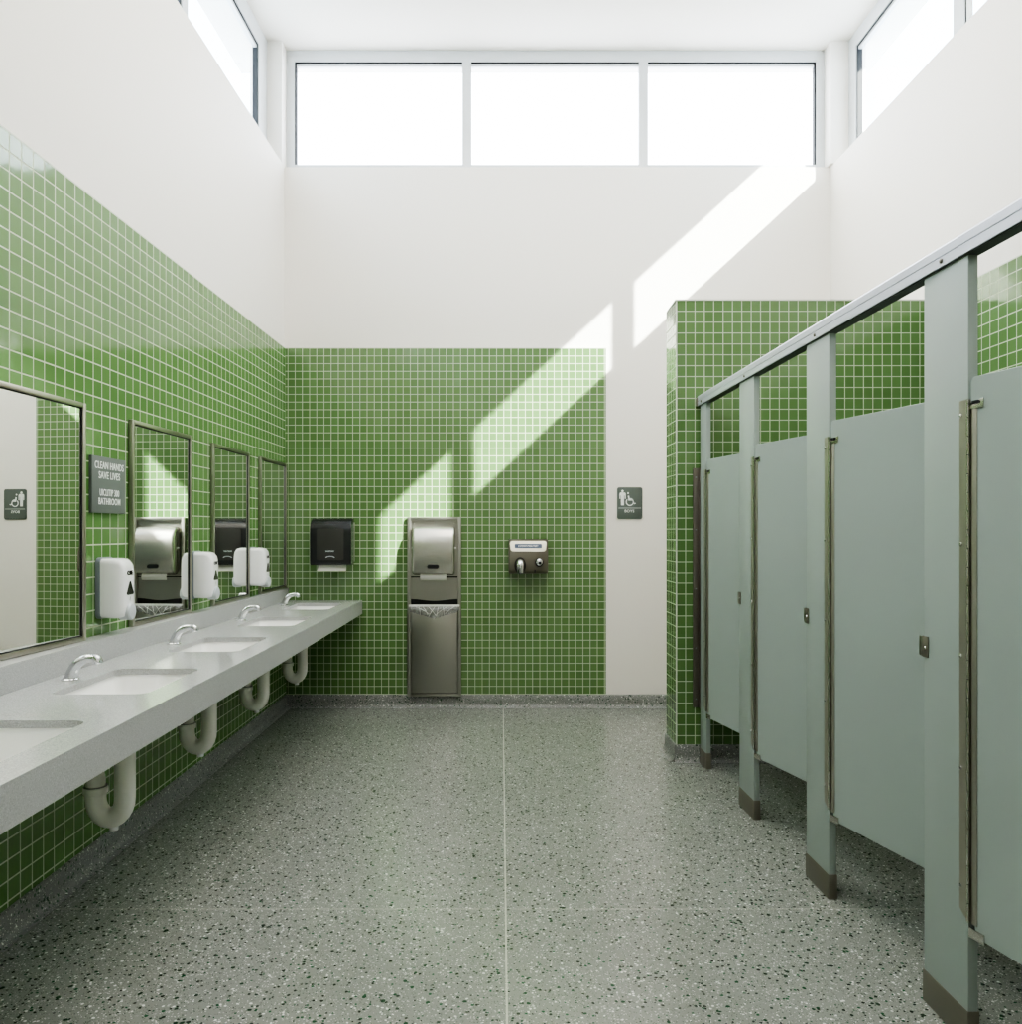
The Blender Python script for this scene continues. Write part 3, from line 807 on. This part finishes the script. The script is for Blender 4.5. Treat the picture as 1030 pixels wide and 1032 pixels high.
# head rail
t = thing('head_rail', 'long anodised silver head rail running over the stall fronts to the tiled wing wall', 'rail', sf(1.8, 0, PZ))
bm = new_bm()
pr = [(-.010, 0), (-.006, -.0), (-.006, .001), (TH+.006, .001), (TH+.006, 0), (TH+.010, 0), (TH+.010, .050), (TH+.004, .060), (.012, .063), (-.004, .060), (-.010, .052), (-.010, .030), (-.0075, .0285), (-.0075, .0265), (-.010, .025)]
prism(bm, pr, -1.79, 1.9, 'x'); obj('rail_body', bm, M['rail'], t, angle=20)
bm = new_bm(); box(bm, -1.785, 1.9, -.004, TH+.004, -.0035, .0005); obj('rail_underside_shade', bm, M['rail_shade'], t, smooth=False)
for (a, b) in pil:
    x = (a+b)/2-1.8
    bm = new_bm(); tube(bm, [(x, -.0095, .015), (x, -.0135, .015), (x, -.0155, .015)], [.0065, .0065, .003], 12); obj('screw', bm, M['steel_dark'], t)
bm = new_bm(); box(bm, -1.797, -1.775, -.016, TH+.016, .0, .048); obj('wall_bracket', bm, M['steel_dark'], t, bevel=.002)

# wall channel fixing the first pilaster to the wing wall
t = thing('wall_channel', 'bronze coloured metal channel fixing the farthest pilaster to the tiled wing wall', 'bracket', sf(.02, 0, .324))
bm = new_bm()
box(bm, -.018, .0005, -.034, -.004, 0, 1.414); box(bm, -.018, .030, -.0045, -.0015, 0, 1.414)
box(bm, -.018, .021, TH+.0015, TH+.006, 0, 1.414); 
obj('channel', bm, M['bronze'], t, bevel=.001)
for z in (.05, .35, .70, 1.05, 1.36):
    bm = new_bm(); cyl(bm, (.0, -.020, z), .004, .004, 'x', 10); obj('screw', bm, M['chrome'], t)

# doors with their hinges
DH = 1.475; DZ = .300
hinge_x = [.165, .982, 1.811, 2.672]
doorlen = [.598, .616, .644, .615]
swing = [10, 13, 13.5, 12]
dlab = ['grey green stall door next to the tiled wing wall, smallest looking door',
        'grey green stall door second from the wing wall',
        'grey green stall door third from the wing wall, widest door fully in view',
        'grey green stall door cut off by the right edge of the photo']
dg_ = 'toilet stall doors standing slightly ajar inward'
def make_door(i):
    x = hinge_x[i]; L = doorlen[i]
    t = thing('stall_door', dlab[i], 'door', sf(x, 0, DZ), dg_)
    T = .025
    RM = Matrix.Translation((.004, .004, 0)) @ Matrix.Rotation(math.radians(swing[i]), 4, 'Z')
    # door leaf with a notch cut for the pivot at the upper hinge corner
    bm = new_bm()
    pts = [(.014, 0), (L, 0), (L, DH)]
    pts += [(.010, DH), (.006, DH-.002), (.003, DH-.006), (.001, DH-.012), (.001, DH-.070), (.040, DH-.066), (.040, DH-.078), (.014, DH-.082)]
    prism(bm, pts, 0, T, 'y'); leaf = obj('door_leaf', bm, M['stall'], t, bevel=.0015, seg=1, matrix=RM)
    bm = new_bm(); box(bm, .006, .024, -.0022, .006, .030, DH-.084); obj('hinge_leaf', bm, M['hinge_steel'], leaf, bevel=.001)
    bm = new_bm()
    prism(bm, [(.002, DH-.084), (.002, DH-.074), (.030, DH-.072), (.030, DH-.062), (.046, DH-.060), (.046, DH-.084)], -.0035, -.0002, 'y')
    obj('top_pivot_plate', bm, M['steel_light'], leaf, bevel=.0008)
    bm = new_bm(); prism(bm, rrect(.026, .009, .004, .022, DH-.068), -.005, -.0034, 'y'); obj('pivot_slot', bm, M['dark'], leaf)
    bm = new_bm(); box(bm, -.002, .048, -.004, -.0002, -.004, .020); box(bm, -.002, .048, -.004, T, -.006, -.002); obj('bottom_pivot_plate', bm, M['steel_light'], leaf, bevel=.0008)
    # continuous hinge wrapped on the pilaster edge
    hh = 1.385
    bm = new_bm(); prism(bm, [(-.034, .022), (.003, 0), (.003, hh), (-.034, hh)], -.003, -.0005, 'y'); box(bm, .0005, .003, -.003, TH-.001, 0, hh)
    hg = obj('hinge', bm, M['hinge_steel'], t, smooth=False, matrix=Matrix.Translation((0, 0, .033)))
    bm = new_bm(); nk = 28
    for k in range(nk):
        z0 = hh*k/nk+.001; z1 = hh*(k+1)/nk-.001
        cyl(bm, (.003, -.002, z0), .0038, z1-z0, 'z', 10)
    obj('knuckles', bm, M['steel_light'], hg)
    bm = new_bm(); cyl(bm, (.003, -.002, .0005), .0026, hh-.001, 'z', 8); obj('hinge_pin', bm, M['dark'], hg)
    for z in (.085, .40, .70, 1.0, 1.345):
        bm = new_bm(); tube(bm, [(-.026, -.0025, z), (-.026, -.0055, z), (-.026, -.0065, z)], [.0055, .005, .002], 12); obj('rivet', bm, M['chrome'], hg)
    return t
for i in range(4): make_door(i)

# door strikes on the latch side of pilasters 2, 3, 4
kl = ['small steel latch strike on the edge of the pilaster between the first and second doors',
      'small steel latch strike on the edge of the pilaster between the second and third doors',
      'small steel latch strike on the edge of the pilaster closest to the viewer']
k0 = None
for i, (a, b) in enumerate(pil[1:4]):
    m = sf(a, 0, 1.002)
    if k0 is None:
        k0 = t = thing('latch_strike', kl[i], 'latch', m, 'latch strikes on the stall pilasters')
        bm = new_bm(); box(bm, -.002, .026, -.004, -.0005, 0, .060); box(bm, -.0035, -.001, -.004, TH, 0, .060); obj('strike_plate', bm, M['steel_dark'], t, bevel=.0008)
        bm = new_bm(); box(bm, -.021, -.0035, -.003, .002, .002, .058); box(bm, -.0065, -.0035, -.004, .006, 0, .06); obj('keeper', bm, M['steel'], t, bevel=.001)
        bm = new_bm(); tube(bm, [(.012, -.0035, .028), (.012, -.0065, .028)], [.0045, .003], 12); obj('screw', bm, M['chrome'], t)
    else:
        t = copy_tree(k0); t.matrix_world = m; t['label'] = kl[i]

# dividing panels between the stalls, running back to the right wall
pn = [.874, 1.706, 2.565, 3.395]
pnl = ['grey green dividing panel inside the stalls behind the second pilaster from the wing wall',
       'grey green dividing panel inside the stalls behind the third pilaster from the wing wall',
       'grey green dividing panel inside the stalls behind the pilaster closest to the viewer',
       'grey green dividing panel beyond the right edge of the photo']
for i, x in enumerate(pn):
    t = thing('stall_partition', pnl[i], 'partition', sf(x, TH, DZ), 'dividing panels between the stalls')
    Y = (sf(x, 0) @ Vector((0, 0, 0))).y
    rx = 2.466 + (Y-YB)*KR; dd = rx - (sf(x, 0) @ Vector((0,0,0))).x - TH
    bm = new_bm(); box(bm, -.0125, .0125, .0005, dd-.004, 0, DH); obj('panel', bm, M['stall'], t, bevel=.002)
    for z in (.15, 1.25):
        bm = new_bm(); box(bm, -.022, -.0125, .0, .03, z, z+.06); box(bm, .0125, .022, .0, .03, z, z+.06); obj('panel_bracket', bm, M['steel'], t, bevel=.001)

# ------------------------------------------------------------------ light
sun = bpy.data.lights.new('sun', 'SUN'); sun.energy = 17; sun.angle = math.radians(.6); sun.color = (1, .90, .76)
so = bpy.data.objects.new('sun', sun); COL.objects.link(so)
sd = Vector((-1, .857, -.9)).normalized()
so.rotation_euler = sd.to_track_quat('-Z', 'Y').to_euler()

def area(name, loc, rot, sx, sy, e, col=(1, 1, 1)):
    l = bpy.data.lights.new(name, 'AREA'); l.shape = 'RECTANGLE'; l.size = sx; l.size_y = sy; l.energy = e; l.color = col
    o = bpy.data.objects.new(name, l); COL.objects.link(o); o.location = loc; o.rotation_euler = rot
    return o
area('fill_light', (.35, 3.0, 5.08), (0, 0, 0), 2.6, 4.4, 62, (1, .93, .84))  # added soft fill under the ceiling, not a known fixture

w = bpy.data.worlds.new('world'); scene.world = w; w.use_nodes = True
nt = w.node_tree; bg = nt.nodes['Background']
tc = nt.nodes.new('ShaderNodeTexCoord'); nz = nt.nodes.new('ShaderNodeTexNoise'); nz.inputs['Scale'].default_value = 1.5; nz.inputs['Detail'].default_value = 5
nt.links.new(tc.outputs['Generated'], nz.inputs['Vector'])
mx = mixc(nt, nz.outputs['Fac'], (.94, .94, 1.0), (1.0, .97, 1.0))
nt.links.new(mx, bg.inputs[0]); bg.inputs[1].default_value = 4.4

# ------------------------------------------------------------------ camera
cam = bpy.data.cameras.new('camera'); co = bpy.data.objects.new('camera', cam); COL.objects.link(co)
co.location = (0, 0, CH); co.rotation_euler = (PI/2, 0, 0)
cam.sensor_fit = 'VERTICAL'; cam.sensor_height = 36; cam.sensor_width = 36
cam.lens = F/1032*36
cam.shift_y = 18.5/1032
cam.clip_start = .05; cam.clip_end = 200
scene.camera = co
scene.view_settings.view_transform = 'AgX'
scene.view_settings.look = 'AgX - High Contrast'
scene.view_settings.exposure = 0.8
scene.cycles.use_denoising = True
scene.cycles.max_bounces = 12
scene.cycles.diffuse_bounces = 8
scene.cycles.glossy_bounces = 6
scene.cycles.transparent_max_bounces = 12
scene.cycles.sample_clamp_indirect = 6
